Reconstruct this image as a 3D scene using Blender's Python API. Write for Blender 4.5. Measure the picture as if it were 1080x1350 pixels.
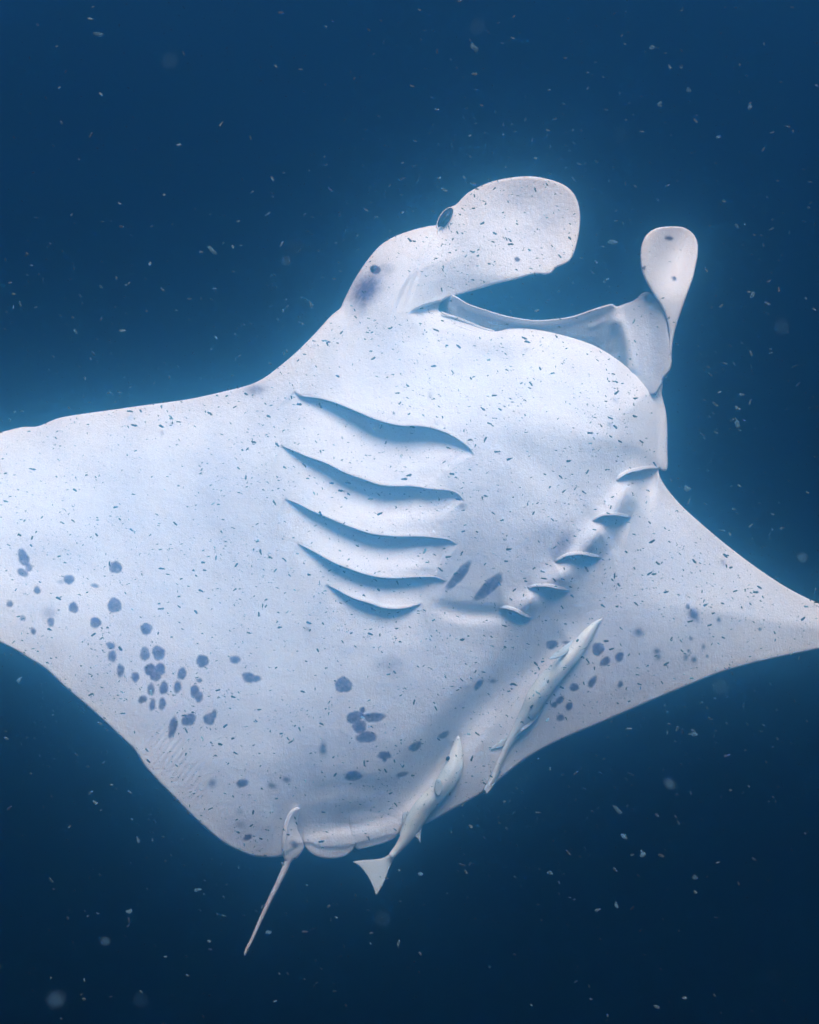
import bpy, math, random
import numpy as np
from mathutils import Vector, Matrix
from mathutils.geometry import delaunay_2d_cdt

random.seed(7)
rng = np.random.RandomState(11)
for o in list(bpy.data.objects):
    bpy.data.objects.remove(o)
SC = bpy.context.scene
COL = SC.collection

# ------------------------------------------------------------------ camera, light, exposure
PITCH = math.radians(34.0)        # the camera looks down at the ray from just under the surface
DIST = 4.5                        # metres from the lens to the ray
U = 0.003                         # metres per photo pixel at that distance
cam_d = bpy.data.cameras.new("camera")
cam_d.sensor_fit = 'VERTICAL'
cam_d.sensor_height = 24.0
cam_d.lens = 24.0 / (2 * (675 * U) / DIST)
cam_d.clip_end = 400.0
cam_d.clip_start = 0.02
cam_d.dof.use_dof = True
cam_d.dof.focus_distance = DIST - 0.1
cam_d.dof.aperture_fstop = 1.6
cam = bpy.data.objects.new("camera", cam_d)
cam.rotation_euler = (math.pi / 2 - PITCH, 0, 0)
COL.objects.link(cam)
SC.camera = cam

CP, SP = math.cos(PITCH), math.sin(PITCH)
def to_world(a):
    """camera-aligned (right, forward, up) metres -> world metres"""
    a = np.asarray(a, float)
    x, f, u = a[..., 0], a[..., 1], a[..., 2]
    return np.stack([x, f * CP + u * SP, -f * SP + u * CP], -1)

SUN_LOCAL = np.array([0.08, -0.56, 0.82])             # towards the sun, camera aligned
SUN_DIR = to_world(SUN_LOCAL / np.linalg.norm(SUN_LOCAL))
sun_d = bpy.data.lights.new("sun", 'SUN')
sun_d.energy = 5.0
sun_d.angle = math.radians(38)                          # wide angle softens the shadows; this lamp stands in for dive lights
sun_d.color = (1.0, 0.89, 0.865)
sun = bpy.data.objects.new("sun", sun_d)
sun.rotation_euler = Vector(SUN_DIR).to_track_quat('Z', 'Y').to_euler()
sun.location = (0, 0, 6)
COL.objects.link(sun)

w = bpy.data.worlds.new("World")
SC.world = w
w.use_nodes = True
nt = w.node_tree
sky = nt.nodes.new('ShaderNodeTexSky')
sky.sky_type = 'NISHITA'
sky.sun_disc = False
sky.sun_elevation = math.asin(SUN_DIR[2])
sky.sun_rotation = math.atan2(SUN_DIR[0], SUN_DIR[1])
nt.links.new(sky.outputs[0], nt.nodes['Background'].inputs[0])
nt.nodes['Background'].inputs[1].default_value = 0.05

SC.render.engine = 'CYCLES'
SC.view_settings.view_transform = 'Standard'
SC.view_settings.look = 'None'
SC.view_settings.gamma = 1.0
SC.view_settings.exposure = 0.46
SC.cycles.max_bounces = 8
SC.cycles.volume_bounces = 6
SC.cycles.diffuse_bounces = 3
SC.cycles.transparent_max_bounces = 16
SC.cycles.use_denoising = True
SC.cycles.sample_clamp_indirect = 6.0

# ------------------------------------------------------------------ helpers
def P(px, py, y=0.0):
    """photo pixel + depth offset (m, + is away) -> world point"""
    px, py, y = np.broadcast_arrays(np.asarray(px, float), np.asarray(py, float), np.asarray(y, float))
    s = (DIST + y) / DIST
    return to_world(np.stack([(px - 540) * U * s, DIST + y, (675 - py) * U * s], -1))

def sstep(a, b, x):
    t = np.clip((x - a) / (b - a), 0, 1)
    return t * t * (3 - 2 * t)

def gs(px, py, cx, cy, sx, sy=None, ang=0.0, p=1.0):
    sy = sy or sx
    a = math.radians(ang)
    dx, dy = px - cx, py - cy
    u = dx * math.cos(a) + dy * math.sin(a)
    v = -dx * math.sin(a) + dy * math.cos(a)
    return np.exp(-((u / sx) ** 2 + (v / sy) ** 2) ** p)

def catmull(pts, closed, step=4.0, k=0.5):
    pts = np.array(pts, float)
    n = len(pts)
    out = []
    rng_ = range(n) if closed else range(n - 1)
    for i in rng_:
        if closed:
            p0, p1, p2, p3 = pts[i - 1], pts[i], pts[(i + 1) % n], pts[(i + 2) % n]
        else:
            p1, p2 = pts[i], pts[i + 1]
            p0 = pts[i - 1] if i > 0 else 2 * p1 - p2
            p3 = pts[i + 2] if i + 2 < n else 2 * p2 - p1
        L = np.linalg.norm(p2 - p1)
        m1 = (p2 - p0) * k; m2 = (p3 - p1) * k
        l1 = np.linalg.norm(m1); l2 = np.linalg.norm(m2)
        if l1 > L: m1 *= L / l1
        if l2 > L: m2 *= L / l2
        m = max(1, int(round(L / step)))
        for j in range(m):
            t = j / m
            out.append((2*t**3-3*t*t+1)*p1 + (t**3-2*t*t+t)*m1 + (-2*t**3+3*t*t)*p2 + (t**3-t*t)*m2)
    if not closed:
        out.append(pts[-1])
    return np.array(out)

def seg_dist(q, poly, closed):
    """distance, signed side (+ below a left-to-right line) and arc position of points q to a polyline"""
    a = poly if closed else poly[:-1]
    b = np.roll(poly, -1, 0) if closed else poly[1:]
    ab = b - a
    l2 = (ab ** 2).sum(1) + 1e-12
    D = np.empty(len(q)); S = np.empty(len(q)); A = np.empty(len(q))
    ls = np.sqrt(l2); cum = np.concatenate([[0], np.cumsum(ls)])
    for c in range(0, len(q), 4000):
        qq = q[c:c + 4000]
        ap = qq[:, None, :] - a[None]
        t = np.clip((ap * ab[None]).sum(2) / l2[None], 0, 1)
        r = ap - t[..., None] * ab[None]
        d2 = (r ** 2).sum(2)
        i = d2.argmin(1)
        k = np.arange(len(qq))
        D[c:c + 4000] = np.sqrt(d2[k, i])
        cr = ab[i, 0] * ap[k, i, 1] - ab[i, 1] * ap[k, i, 0]
        S[c:c + 4000] = np.sign(cr)
        A[c:c + 4000] = (cum[i] + t[k, i] * ls[i]) / cum[-1]
    return D, S, A

def inside(q, poly):
    x, y = q[:, 0], q[:, 1]
    r = np.zeros(len(q), bool)
    a = poly; b = np.roll(poly, -1, 0)
    for (x1, y1), (x2, y2) in zip(a, b):
        if y1 == y2: continue
        c = ((y1 > y) != (y2 > y)) & (x < (x2 - x1) * (y - y1) / (y2 - y1) + x1)
        r ^= c
    return r

def hexgrid(x0, y0, x1, y1, s, jit=0.25):
    ys = np.arange(y0, y1, s * 0.866)
    rows = []
    for j, y in enumerate(ys):
        xs = np.arange(x0 + (j % 2) * s / 2, x1, s)
        rows.append(np.stack([xs, np.full(len(xs), y)], 1))
    g = np.concatenate(rows)
    return g + (rng.rand(*g.shape) - .5) * s * jit

def make_mesh(name, v, f, mats, parent, origin, pig=None, smooth=True, mat_idx=None, normals=None):
    me = bpy.data.meshes.new(name)
    v = np.asarray(v, float) - np.asarray(origin)
    me.from_pydata([tuple(p) for p in v], [], [tuple(int(i) for i in q) for q in f])
    for m in (mats if isinstance(mats, (list, tuple)) else [mats]):
        me.materials.append(m)
    if mat_idx is not None:
        me.polygons.foreach_set('material_index', np.asarray(mat_idx, dtype=np.int32))
    if smooth:
        me.polygons.foreach_set('use_smooth', np.ones(len(me.polygons), bool))
    if pig is not None:
        at = me.attributes.new('pigment', 'FLOAT', 'POINT')
        at.data.foreach_set('value', np.asarray(pig, dtype=np.float32))
    me.update()
    if normals is not None:
        me.normals_split_custom_set_from_vertices([tuple(n) for n in normals])
    o = bpy.data.objects.new(name, me)
    COL.objects.link(o)
    if parent is not None:
        o.parent = parent
    return o

def thing(name, label, cat, loc, group=None):
    o = bpy.data.objects.new(name, None)
    o.location = tuple(loc)
    o.empty_display_size = 0.1
    COL.objects.link(o)
    o['label'] = label; o['category'] = cat
    if group: o['group'] = group
    return o

def sheet(outline, front, back, spacing=6.0, step=4.0, rings=(1.0, 2.2, 4.0, 7.0), lines=(), dense=(), k=0.5):
    """Closed sheet of flesh: outline in photo pixels, front/back depth functions. Returns verts, faces, px, n_front_faces, dist"""
    ol = catmull(outline, True, step, k)
    n = len(ol)
    pts = [ol]
    edges = [(i, (i + 1) % n) for i in range(n)]
    cnt = n
    area = 0.5 * np.sum(ol[:, 0] * np.roll(ol[:, 1], -1) - np.roll(ol[:, 0], -1) * ol[:, 1])
    tan = np.roll(ol, -1, 0) - np.roll(ol, 1, 0)
    tan /= np.linalg.norm(tan, axis=1)[:, None] + 1e-9
    nor = np.stack([-tan[:, 1], tan[:, 0]], 1) * (1 if area > 0 else -1)
    cand = []
    for l in lines:
        pts.append(l)
        edges += [(cnt + i, cnt + i + 1) for i in range(len(l) - 1)]
        cnt += len(l)
    fixed = np.concatenate(pts)
    inner = []
    for r in rings:
        c = ol + nor * r
        d, _, _ = seg_dist(c, ol, True)
        inner.append(c[inside(c, ol) & (d > r * 0.8)])
    x0, y0 = ol.min(0); x1, y1 = ol.max(0)
    g = hexgrid(x0, y0, x1, y1, spacing)
    if len(dense):
        keep = np.ones(len(g), bool)
        for (q, m) in dense:           # q: function(points)->bool, m: candidate points
            keep &= ~q(g)
        g = g[keep]
        for i, (q, m) in enumerate(dense):
            mm = m[q(m)]
            for (q2, _) in dense[:i]:
                if len(mm): mm = mm[~q2(mm)]
            if len(mm):
                inner.append(mm[inside(mm, ol) & (seg_dist(mm, ol, True)[0] > 1.2)])
    g = g[inside(g, ol)]
    d, _, _ = seg_dist(g, ol, True)
    inner.append(g[d > (max(rings) if rings else 0) + spacing * .45])
    inn = np.concatenate(inner)
    if len(lines):                       # nothing closer than 0.9 px to a constraint line
        allm = np.ones(len(inn), bool)
        for l in lines:
            lo = l.min(0) - 2; hi = l.max(0) + 2
            s = np.all((inn > lo) & (inn < hi), 1)
            if s.any():
                dd = seg_dist(inn[s], l, False)[0]
                idx = np.where(s)[0]
                allm[idx[dd < 0.9]] = False
        inn = inn[allm]
    allp = np.concatenate([fixed, inn])
    res = delaunay_2d_cdt([Vector(p) for p in allp], edges, [], 0, 1e-4)
    V = np.array([tuple(p) for p in res[0]])
    F = np.array([tuple(f) for f in res[2]])
    cen = V[F].mean(1)
    F = F[inside(cen, ol)]
    used = np.unique(F)
    remap = -np.ones(len(V), int); remap[used] = np.arange(len(used))
    V = V[used]; F = remap[F]
    d, _, _ = seg_dist(V, ol, True)
    rim = d < 1e-3
    d[rim] = 0
    yf = front(V[:, 0], V[:, 1], d)
    yb = back(V[:, 0], V[:, 1], d)
    yb = np.maximum(yb, yf + 0.001)
    ym = np.where(rim, (yf + yb) / 2, yf)
    front_v = P(V[:, 0], V[:, 1], ym)
    bi = -np.ones(len(V), int); nb = (~rim).sum()
    bi[~rim] = len(V) + np.arange(nb)
    bi[rim] = np.where(rim)[0]
    back_v = P(V[~rim, 0], V[~rim, 1], yb[~rim])
    # orientation: front faces towards the camera
    a, b, c = front_v[F[:, 0]], front_v[F[:, 1]], front_v[F[:, 2]]
    nrm = np.cross(b - a, c - a)
    view = (a + b + c) / 3
    flip = (nrm * view).sum(1) > 0
    Ff = F.copy(); Ff[flip] = F[flip][:, ::-1]
    Fb = bi[Ff][:, ::-1]
    verts = np.concatenate([front_v, back_v])
    faces = np.concatenate([Ff, Fb])
    px = np.concatenate([V, V[~rim]])
    dist = np.concatenate([d, d[~rim]])
    return verts, faces, px, len(Ff), dist

def vert_normals(v, f):
    a, b, c = v[f[:, 0]], v[f[:, 1]], v[f[:, 2]]
    n = np.cross(b - a, c - a)
    out = np.zeros_like(v)
    for i in range(3):
        np.add.at(out, f[:, i], n)
    return out / (np.linalg.norm(out, axis=1)[:, None] + 1e-12)

def edge_thick(d, t0, t1, w0, w1):
    """rounded rim of half thickness t0 within w0 px, swelling to t1 by w1 px"""
    x = np.clip(d / w0, 0, 1)
    return t0 * np.sqrt(np.clip(1 - (1 - x) ** 2, 0, 1)) + (t1 - t0) * (1 - np.exp(-(d / w1) ** 1.35))

# ------------------------------------------------------------------ materials
def new_mat(name):
    m = bpy.data.materials.new(name)
    m.use_nodes = True
    return m, m.node_tree.nodes, m.node_tree.links, m.node_tree.nodes['Principled BSDF']

def skin_material(name, base, mott, pigcol, rough=0.5, bump=0.7, scale=9.0):
    m, N, L, B = new_mat(name)
    tc = N.new('ShaderNodeTexCoord')
    n1 = N.new('ShaderNodeTexNoise'); n1.inputs['Scale'].default_value = scale * .35; n1.inputs['Detail'].default_value = 5
    n2 = N.new('ShaderNodeTexNoise'); n2.inputs['Scale'].default_value = scale * 4; n2.inputs['Detail'].default_value = 6
    n2.inputs['Roughness'].default_value = .65
    L.new(tc.outputs['Object'], n1.inputs['Vector']); L.new(tc.outputs['Object'], n2.inputs['Vector'])
    r1 = N.new('ShaderNodeMapRange'); r1.inputs[1].default_value = .42; r1.inputs[2].default_value = .72
    L.new(n1.outputs[0], r1.inputs[0])
    mx = N.new('ShaderNodeMix'); mx.data_type = 'RGBA'
    mx.inputs[6].default_value = (*base, 1); mx.inputs[7].default_value = (*mott, 1)
    L.new(r1.outputs[0], mx.inputs[0])
    r2 = N.new('ShaderNodeMapRange'); r2.inputs[1].default_value = .52; r2.inputs[2].default_value = .75
    r2.inputs[3].default_value = 0; r2.inputs[4].default_value = .35
    L.new(n2.outputs[0], r2.inputs[0])
    mx2 = N.new('ShaderNodeMix'); mx2.data_type = 'RGBA'
    mx2.inputs[7].default_value = (*mott, 1)
    L.new(r2.outputs[0], mx2.inputs[0]); L.new(mx.outputs[2], mx2.inputs[6])
    # pigment spots: ragged through fine noise
    at = N.new('ShaderNodeAttribute'); at.attribute_name = 'pigment'
    n3 = N.new('ShaderNodeTexNoise'); n3.inputs['Scale'].default_value = 55; n3.inputs['Detail'].default_value = 4
    L.new(tc.outputs['Object'], n3.inputs['Vector'])
    ad = N.new('ShaderNodeMath'); ad.operation = 'MULTIPLY_ADD'
    ad.inputs[1].default_value = 0.9; ad.inputs[2].default_value = 0.55
    L.new(n3.outputs[0], ad.inputs[0])
    ml = N.new('ShaderNodeMath'); ml.operation = 'MULTIPLY'; ml.use_clamp = True
    L.new(at.outputs['Fac'], ml.inputs[0]); L.new(ad.outputs[0], ml.inputs[1])
    mx3 = N.new('ShaderNodeMix'); mx3.data_type = 'RGBA'
    mx3.inputs[7].default_value = (*pigcol, 1)
    L.new(ml.outputs[0], mx3.inputs[0]); L.new(mx2.outputs[2], mx3.inputs[6])
    L.new(mx3.outputs[2], B.inputs['Base Color'])
    B.inputs['Roughness'].default_value = rough
    B.inputs['Specular IOR Level'].default_value = 0.25
    mp = N.new('ShaderNodeMapping'); mp.inputs['Scale'].default_value = (95, 22, 15); mp.inputs['Rotation'].default_value = (0, math.radians(9), 0)
    n4 = N.new('ShaderNodeTexNoise'); n4.inputs['Scale'].default_value = 1; n4.inputs['Detail'].default_value = 3
    n5 = N.new('ShaderNodeTexNoise'); n5.inputs['Scale'].default_value = 130; n5.inputs['Detail'].default_value = 2
    L.new(tc.outputs['Object'], mp.inputs['Vector']); L.new(mp.outputs[0], n4.inputs['Vector']); L.new(tc.outputs['Object'], n5.inputs['Vector'])
    a1 = N.new('ShaderNodeMath'); a1.operation = 'MULTIPLY_ADD'; a1.inputs[1].default_value = .3
    L.new(n4.outputs[0], a1.inputs[0]); L.new(n2.outputs[0], a1.inputs[2])
    a2 = N.new('ShaderNodeMath'); a2.operation = 'MULTIPLY_ADD'; a2.inputs[1].default_value = .3
    L.new(n5.outputs[0], a2.inputs[0]); L.new(a1.outputs[0], a2.inputs[2])
    bp = N.new('ShaderNodeBump'); bp.inputs['Strength'].default_value = bump; bp.inputs['Distance'].default_value = 0.006
    L.new(a2.outputs[0], bp.inputs['Height']); L.new(bp.outputs[0], B.inputs['Normal'])
    return m

M_BELLY = skin_material('white_belly_skin', (.86, .86, .87), (.72, .73, .78), (.12, .09, .17))
M_BACK = skin_material('dark_back_skin', (.035, .04, .05), (.06, .065, .08), (.02, .02, .02))
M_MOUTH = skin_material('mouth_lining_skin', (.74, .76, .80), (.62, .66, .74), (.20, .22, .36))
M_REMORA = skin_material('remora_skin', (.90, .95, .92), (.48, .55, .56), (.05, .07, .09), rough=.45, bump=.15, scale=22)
M_FIN = skin_material('remora_fin_skin', (.50, .57, .62), (.38, .46, .53), (.05, .07, .09), rough=.5, bump=.2, scale=30)
m, N, L, B = new_mat('eye_gloss'); M_EYE = m
B.inputs['Base Color'].default_value = (.012, .014, .03, 1); B.inputs['Roughness'].default_value = .4; B.inputs['Specular IOR Level'].default_value = .2

# ------------------------------------------------------------------ water around everything
def water_box():
    m = bpy.data.materials.new('sea_water'); m.use_nodes = True
    n = m.node_tree.nodes; n.remove(n['Principled BSDF'])
    v = n.new('ShaderNodeVolumePrincipled')
    v.inputs['Color'].default_value = (.075, .365, .63, 1)
    v.inputs['Absorption Color'].default_value = (.34, .40, .50, 1)
    v.inputs['Density'].default_value = 0.27
    v.inputs['Anisotropy'].default_value = 0.94
    m.node_tree.links.new(v.outputs[0], n['Material Output'].inputs['Volume'])
    x0, x1, y0, y1, z0, z1 = -30, 30, -14, 45, -32, 0.35
    vs = [(x, y, z) for z in (z0, z1) for y in (y0, y1) for x in (x0, x1)]
    fs = [(0, 2, 3, 1), (4, 5, 7, 6), (0, 1, 5, 4), (2, 6, 7, 3), (0, 4, 6, 2), (1, 3, 7, 5)]
    o = make_mesh('haze', vs, fs, m, None, (0, 0, 0), smooth=False)
    o['kind'] = 'stuff'
    o['label'] = 'deep blue hazy sea water all around the ray'
water_box()

# ------------------------------------------------------------------ manta ray: data traced off the animal
BODY = [(-40,578),(0,570),(30,563),(50,562),(75,552),(100,547),(150,540),(200,533),(250,526),(300,515),(330,507),(347,499),(365,486),
 (390,465),(415,440),(436,417),(449,406),(452,399),(465,373),(480,349),(500,325),(520,312),(545,303),(566,298),(577,296),(583,284),
 (592,274),(601,270),(607,264),(616,255),(630,247),(650,239),(675,234),(700,232.5),(722,236),(740,242),(753,251),(761,264),(765,282),
 (764,304),(760,324),(755,338),(749,346),(738,351),(732,354),(727,360),(718,362),(708,361),(697,363),(680,368),(655,374),(630,381.5),
 (610,387),(596,391),(586,395),(580,401),(578,408),(583,413),(597,418),(616,425),(635,433),(652,437),(671,433.5),(693,433),(716,436),
 (738,441),(760,447),(782,455),(802,466),(818,477),(832,488),(846,495),(860,499),(871,502),(874,507),(872.5,518),(875,530),(878,542),
 (880,565),(880,593),(880.5,612),(879,620),(874,621.5),(868.5,618),(870,628),(880,645),(900,668),(930,695),(960,720),(1000,750),
 (1040,776),(1080,796),(1130,818),(1180,838),(1212,852),(1205,858),(1150,855),(1100,854),(1080,856),(1050,862),(1000,873),(950,887),
 (900,907),(850,928),(800,950),(750,971),(720,985),(690,1003),(665,1023),(640,1043),(620,1055),(600,1066),(580,1077),(557,1088),
 (530,1099),(505,1106),(480,1112),(455,1118),(425,1118),(403,1112),(388,1118),(371,1129),(350,1130.5),(330,1128),(296,1112),
 (259,1081),(222,1044),(193,1013),(178,990),(163,975),(122,937),(89,909),(60,882),(41,870),(20,857),(0,847),(-30,830),(-90,798),
 (-170,755),(-260,700),(-340,640),(-372,610),(-365,600),(-320,604),(-220,600),(-120,590)]

GILLS = [  # line, groove depth (m), fade width (px)
 ([(389,515),(396,521),(419,524),(442,530),(469,541),(494,551),(517,558),(531,560.5),(550,560.5),(572,564),(594,572),(611,583),(621,592),(625,600)], .064, 46),
 ([(371,587),(386,593),(405,601),(428,609),(453,621),(475,629),(500,638),(522,640),(544,640),(572,644),(592,646),(605,651),(612,660)], .056, 43),
 ([(376,657),(392,663),(414,674),(439,684),(461,693),(480,700),(497,704),(522,706),(550,706),(572,708),(592,711),(603,718)], .048, 38),
 ([(393,716),(411,725),(433,737),(456,747),(478,755),(500,760),(528,761),(556,760),(575,760.5),(589,766)], .040, 34),
 ([(430,770),(447,778),(467,788),(486,794),(506,800),(522,802),(539,800),(556,795)], .028, 24),
 ([(812.5,634),(820,627),(832,621.5),(847,618),(858.5,616.5),(868,617)], .060, 40),
 ([(781,687),(790,681),(802,678),(817,679),(832,682)], .050, 33),
 ([(731,741),(743,734),(755,730.5),(770,730.5),(793,735)], .036, 27),
 ([(695.5,775.5),(707,772.6),(722,772.6),(740,776),(750,778)], .024, 20),
 ([(657.6,801.6),(669,801.6),(682,806),(694,812.6),(701,814)], .020, 16),
]
CORNER = [(537,415),(545,408.5),(556,403.5),(570,399),(586,395.5)]     # fin root crossing in front of the mouth corner
gill_c = [catmull(g[0], False, 3.0) for g in GILLS]
corner_c = catmull(CORNER, False, 3.0)

def offset_line(l, r):
    t = np.gradient(l, axis=0); t /= np.linalg.norm(t, axis=1)[:, None]
    return l + np.stack([-t[:, 1], t[:, 0]], 1) * r

FURROW = catmull([(392,1092),(440,1078),(490,1066),(535,1045),(572,1008),(606,962),(645,925),(688,880),(722,845),(752,822)], False, 6)  # belly fold, deepened so its wall makes the dark band beside the remoras
NECK = [catmull(l, False, 5) for l in ([(548,345),(538,375),(530,402)], [(562,322),(550,352),(540,385),(536,404)], [(572,305),(560,335),(549,372)],
                                       [(536,372),(528,395),(522,412)], [(556,345),(547,370),(541,395)])]
CREASES = [  # soft creases in the throat and belly: line, depth (+ groove), width px
 (catmull([(393,520),(397,505),(404,490),(410,480)], False, 5), .006, 4),
 (catmull([(700,520),(680,528),(662,540)], False, 5), .006, 7),
 (catmull([(560,610),(590,603),(600,598)], False, 5), -.005, 7),
 (catmull([(530,622),(565,618),(598,620)], False, 5), -.005, 7),
 (catmull([(520,690),(555,684),(590,686)], False, 5), -.006, 8),
 (catmull([(478,692),(486,680),(490,670)], False, 5), -.004, 3),
 (catmull([(540,683),(552,672),(562,665)], False, 5), -.004, 3),
 (catmull([(524,738),(540,728),(552,722)], False, 5), -.004, 3),
 (catmull([(520,752),(560,747),(580,748)], False, 5), -.005, 6),
 (catmull([(575,801),(610,808),(650,810),(672,812)], False, 5), .020, 10),
 (catmull([(650,585),(690,600),(740,640),(775,672)], False, 5), .010, 22),
 (catmull([(610,480),(660,470),(720,478),(770,500)], False, 5), .012, 18),
 (catmull([(740,540),(790,556),(850,560)], False, 5), .010, 16),
 (catmull([(375,540),(372,580),(368,640)], False, 5), .006, 10),
 (catmull([(866,530),(868,560),(867,612)], False, 5), .010, 4),
 (catmull([(395,1050),(430,1040),(470,1036),(505,1038)], False, 5), .006, 12),
 (catmull([(400,1100),(440,1092),(480,1088),(515,1076)], False, 5), .008, 7),
 (catmull([(860,500),(838,492),(824,484)], False, 5), .008, 6),
 (catmull([(610,318),(600,336),(598,341)], False, 5), .003, 2),
 (catmull([(572,330),(568,352),(556,392)], False, 5), .004, 12),
 (catmull([(830,640),(852,640),(866,650),(880,690)], False, 5), .010, 20),
 (catmull([(545,440),(600,452),(650,448)], False, 5), .010, 16),
 (catmull([(150,775),(90,752),(30,742),(-30,735)], False, 8), .008, 30),
 (catmull([(752,838),(736,849),(715,870),(695,893),(684,914),(675,935),(667,955),(657,977),(645,1003)], False, 6), .022, 15),  # groove added to darken the belly along the long remora, as its shadow
 (catmull([(597,975),(582,1000),(568,1022),(550,1045),(532,1066)], False, 6), .030, 11),  # same added shadow groove beside the short remora
 (catmull([(700,700),(720,690),(745,700)], False, 8), -.006, 14),
]

def base_depth(px, py):
    X = (px - 560) * U; Z = (700 - py) * U
    y = 0.085 * Z * Z
    y = y + 0.16 * np.clip(X - 0.75, 0, None) ** 1.6                  # right wing sweeps away
    y = y - 0.045 * np.clip(-X - 0.5, 0, None) ** 2
    y = y + .13 * np.clip(-X - .35, 0, None) * Z + .12 * np.clip(X - .75, 0, None) * (Z + .3)   # both wings tilt a little to the light
    y = y + .16 * np.clip(-X - .35, 0, None) * Z + .12 * np.clip(X - .75, 0, None) * (Z + .3)   # both wings tilt a little to the light
    y = y + 0.05 * sstep(480, 300, py) * sstep(860, 560, px)
    # cephalic fin leans out towards the viewer and cups
    fin = sstep(575, 690, px) * sstep(420, 360, py)
    y = y - 0.10 * fin + 0.10 * gs(px, py, 690, 290, 75, 60)*fin
    return y

def noise2(px, py, s, seed, octs=3):
    r = np.random.RandomState(seed); out = 0 * px
    for k in range(octs):
        for _ in range(4):
            a = r.rand() * 6.283; ph = r.rand() * 6.283; f = (1.6 ** k) * (0.7 + .6 * r.rand()) / s
            out = out + np.sin((px * math.cos(a) + py * math.sin(a)) * f * 6.283 + ph) / (4 * 1.5 ** k)
    return out

def relief(px, py, d, grooves=True, skip=-1):
    h = edge_thick(d, .009, .055, 4.0, 48)
    h = h + .04 * sstep(0, 130, d) * gs(px, py, 560, 720, 330, 380, 25, 1.2)
    h = h + .108 * sstep(0, 60, d) * gs(px, py, 722, 610, 118, 200, 22, 2.0)      # throat
    h = h + .022 * gs(px, py, 500, 650, 135, 150, 0, 2.5)                            # left gill field
    h = h + .030 * sstep(0, 30, d) * gs(px, py, 520, 365, 60, 75, 30, 1.3)           # cheek
    h = h - .045 * gs(px, py, 458, 392, 20, 62, 36)
    h = h + .020 * gs(px, py, 700, 460, 110, 22, 12, 1.2) * sstep(0, 16, d)          # lower lip roll
    h = h - .012 * gs(px, py, 670, 490, 60, 24, 5)
    h = h + .020 * gs(px, py, 800, 560, 60, 38, 10) - .014 * gs(px, py, 735, 520, 50, 26, 0)
    h = h + .056 * gs(px, py, 824, 654, 15, 30, 28) + .050 * gs(px, py, 788, 705, 15, 28, 38) + .042 * gs(px, py, 745, 755, 16, 25, 48)
    h = h + .030 * gs(px, py, 702, 792, 13, 19, 55)
    h = h + .012 * gs(px, py, 480, 1060, 60, 16, -10)
    h = h + .03 * gs(px, py, 470, 930, 200, 150, -20)
    h = h + .0035 * noise2(px, py, 260, 3) * sstep(5, 60, d)
    h = h + .0010 * noise2(px, py, 60, 5) * sstep(5, 40, d)
    q = np.stack([px, py], 1)
    def soft(line, depth, wd):
        out = np.zeros(len(q))
        s = np.all((q > line.min(0) - 3 * wd) & (q < line.max(0) + 3 * wd), 1)
        if s.any():
            dd, _, A = seg_dist(q[s], line, False)
            out[s] = depth * np.exp(-(dd / wd) ** 2) * np.clip(np.sin(np.pi * np.clip(A, .03, .97)), 0, 1) ** .5
        return out
    near = (px > 360)
    h = h - soft(FURROW, .055, 27) * near
    for l in NECK:
        h = h - soft(l, .0055, 2.2)
    for l, dp, wd in CREASES:
        h = h - soft(l, dp, wd)
    # muscle striations along the trailing edge
    a = math.radians(-52); u = (px - 222) * math.cos(a) + (py - 1000) * math.sin(a); v = -(px - 222) * math.sin(a) + (py - 1000) * math.cos(a)
    h = h + .0009 * (1 + .5 * np.sin(u / 13 + v / 31)) * np.sin(v * 2 * math.pi / 7.2 + .6 * np.sin(u / 9)) * gs(px, py, 222, 1000, 30, 62, -43 + 0, 1.5)
    h = h + .0005 * np.sin(v * 2 * math.pi / 8.5) * gs(px, py, 275, 1055, 26, 34, -43, 1.5)
    if grooves:
        for gi, ((g, dp, wd), l) in enumerate(zip(GILLS, gill_c)):
            lo = l.min(0) - 80; hi = l.max(0) + 80
            s = np.all((q > lo) & (q < hi), 1)
            if not s.any(): continue
            dd, sg, A = seg_dist(q[s], l, False)
            sd = dd * sg
            sn = np.clip(np.sin(np.pi * np.clip(A, 0, 1)), 0, 1)
            tap = np.where(sd > 0, sn ** .6, sn)
            prof = np.where(sd > 0, sstep(0.1, 1.7, sd) * np.exp(-(np.clip(sd, 0, None) / wd) ** 1.25), 0)
            puff = np.exp(-((sd - wd * 2.1) / (wd * .9)) ** 2) * .006
            rs = .034 if gi < 5 else .026
            lip = np.where(sd <= 0, rs * np.exp(-(np.abs(sd) / (28 if gi < 5 else 20)) ** 1.5), 0)
            own = 0 if gi == skip else 1
            h[s] += tap * (lip - own * dp * prof)
        dd, sg, A = seg_dist(q, corner_c, False)
        sd = dd * sg
        tap = sstep(0, .35, A)
        prof = np.where(sd > 0, sstep(0.1, 1.7, sd) * np.exp(-(np.clip(sd, 0, None) / 40) ** 1.4), 0)
        tap2 = np.where(A >= .999, 1.0, tap)
        h = h - .038 * prof * tap2
    return h

def body_front(px, py, d, grooves=True, skip=-1):
    return base_depth(px, py) - relief(px, py, d, grooves, skip)

def body_back(px, py, d):
    fin = sstep(560, 600, px) * sstep(430, 400, py)
    t = edge_thick(d, .009, .05, 4.0, 60) + .13 * sstep(0, 200, d) * gs(px, py, 590, 690, 320, 360, 20, 1.2)
    t = t * (1 - .72 * fin)
    return base_depth(px, py) + t

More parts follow.
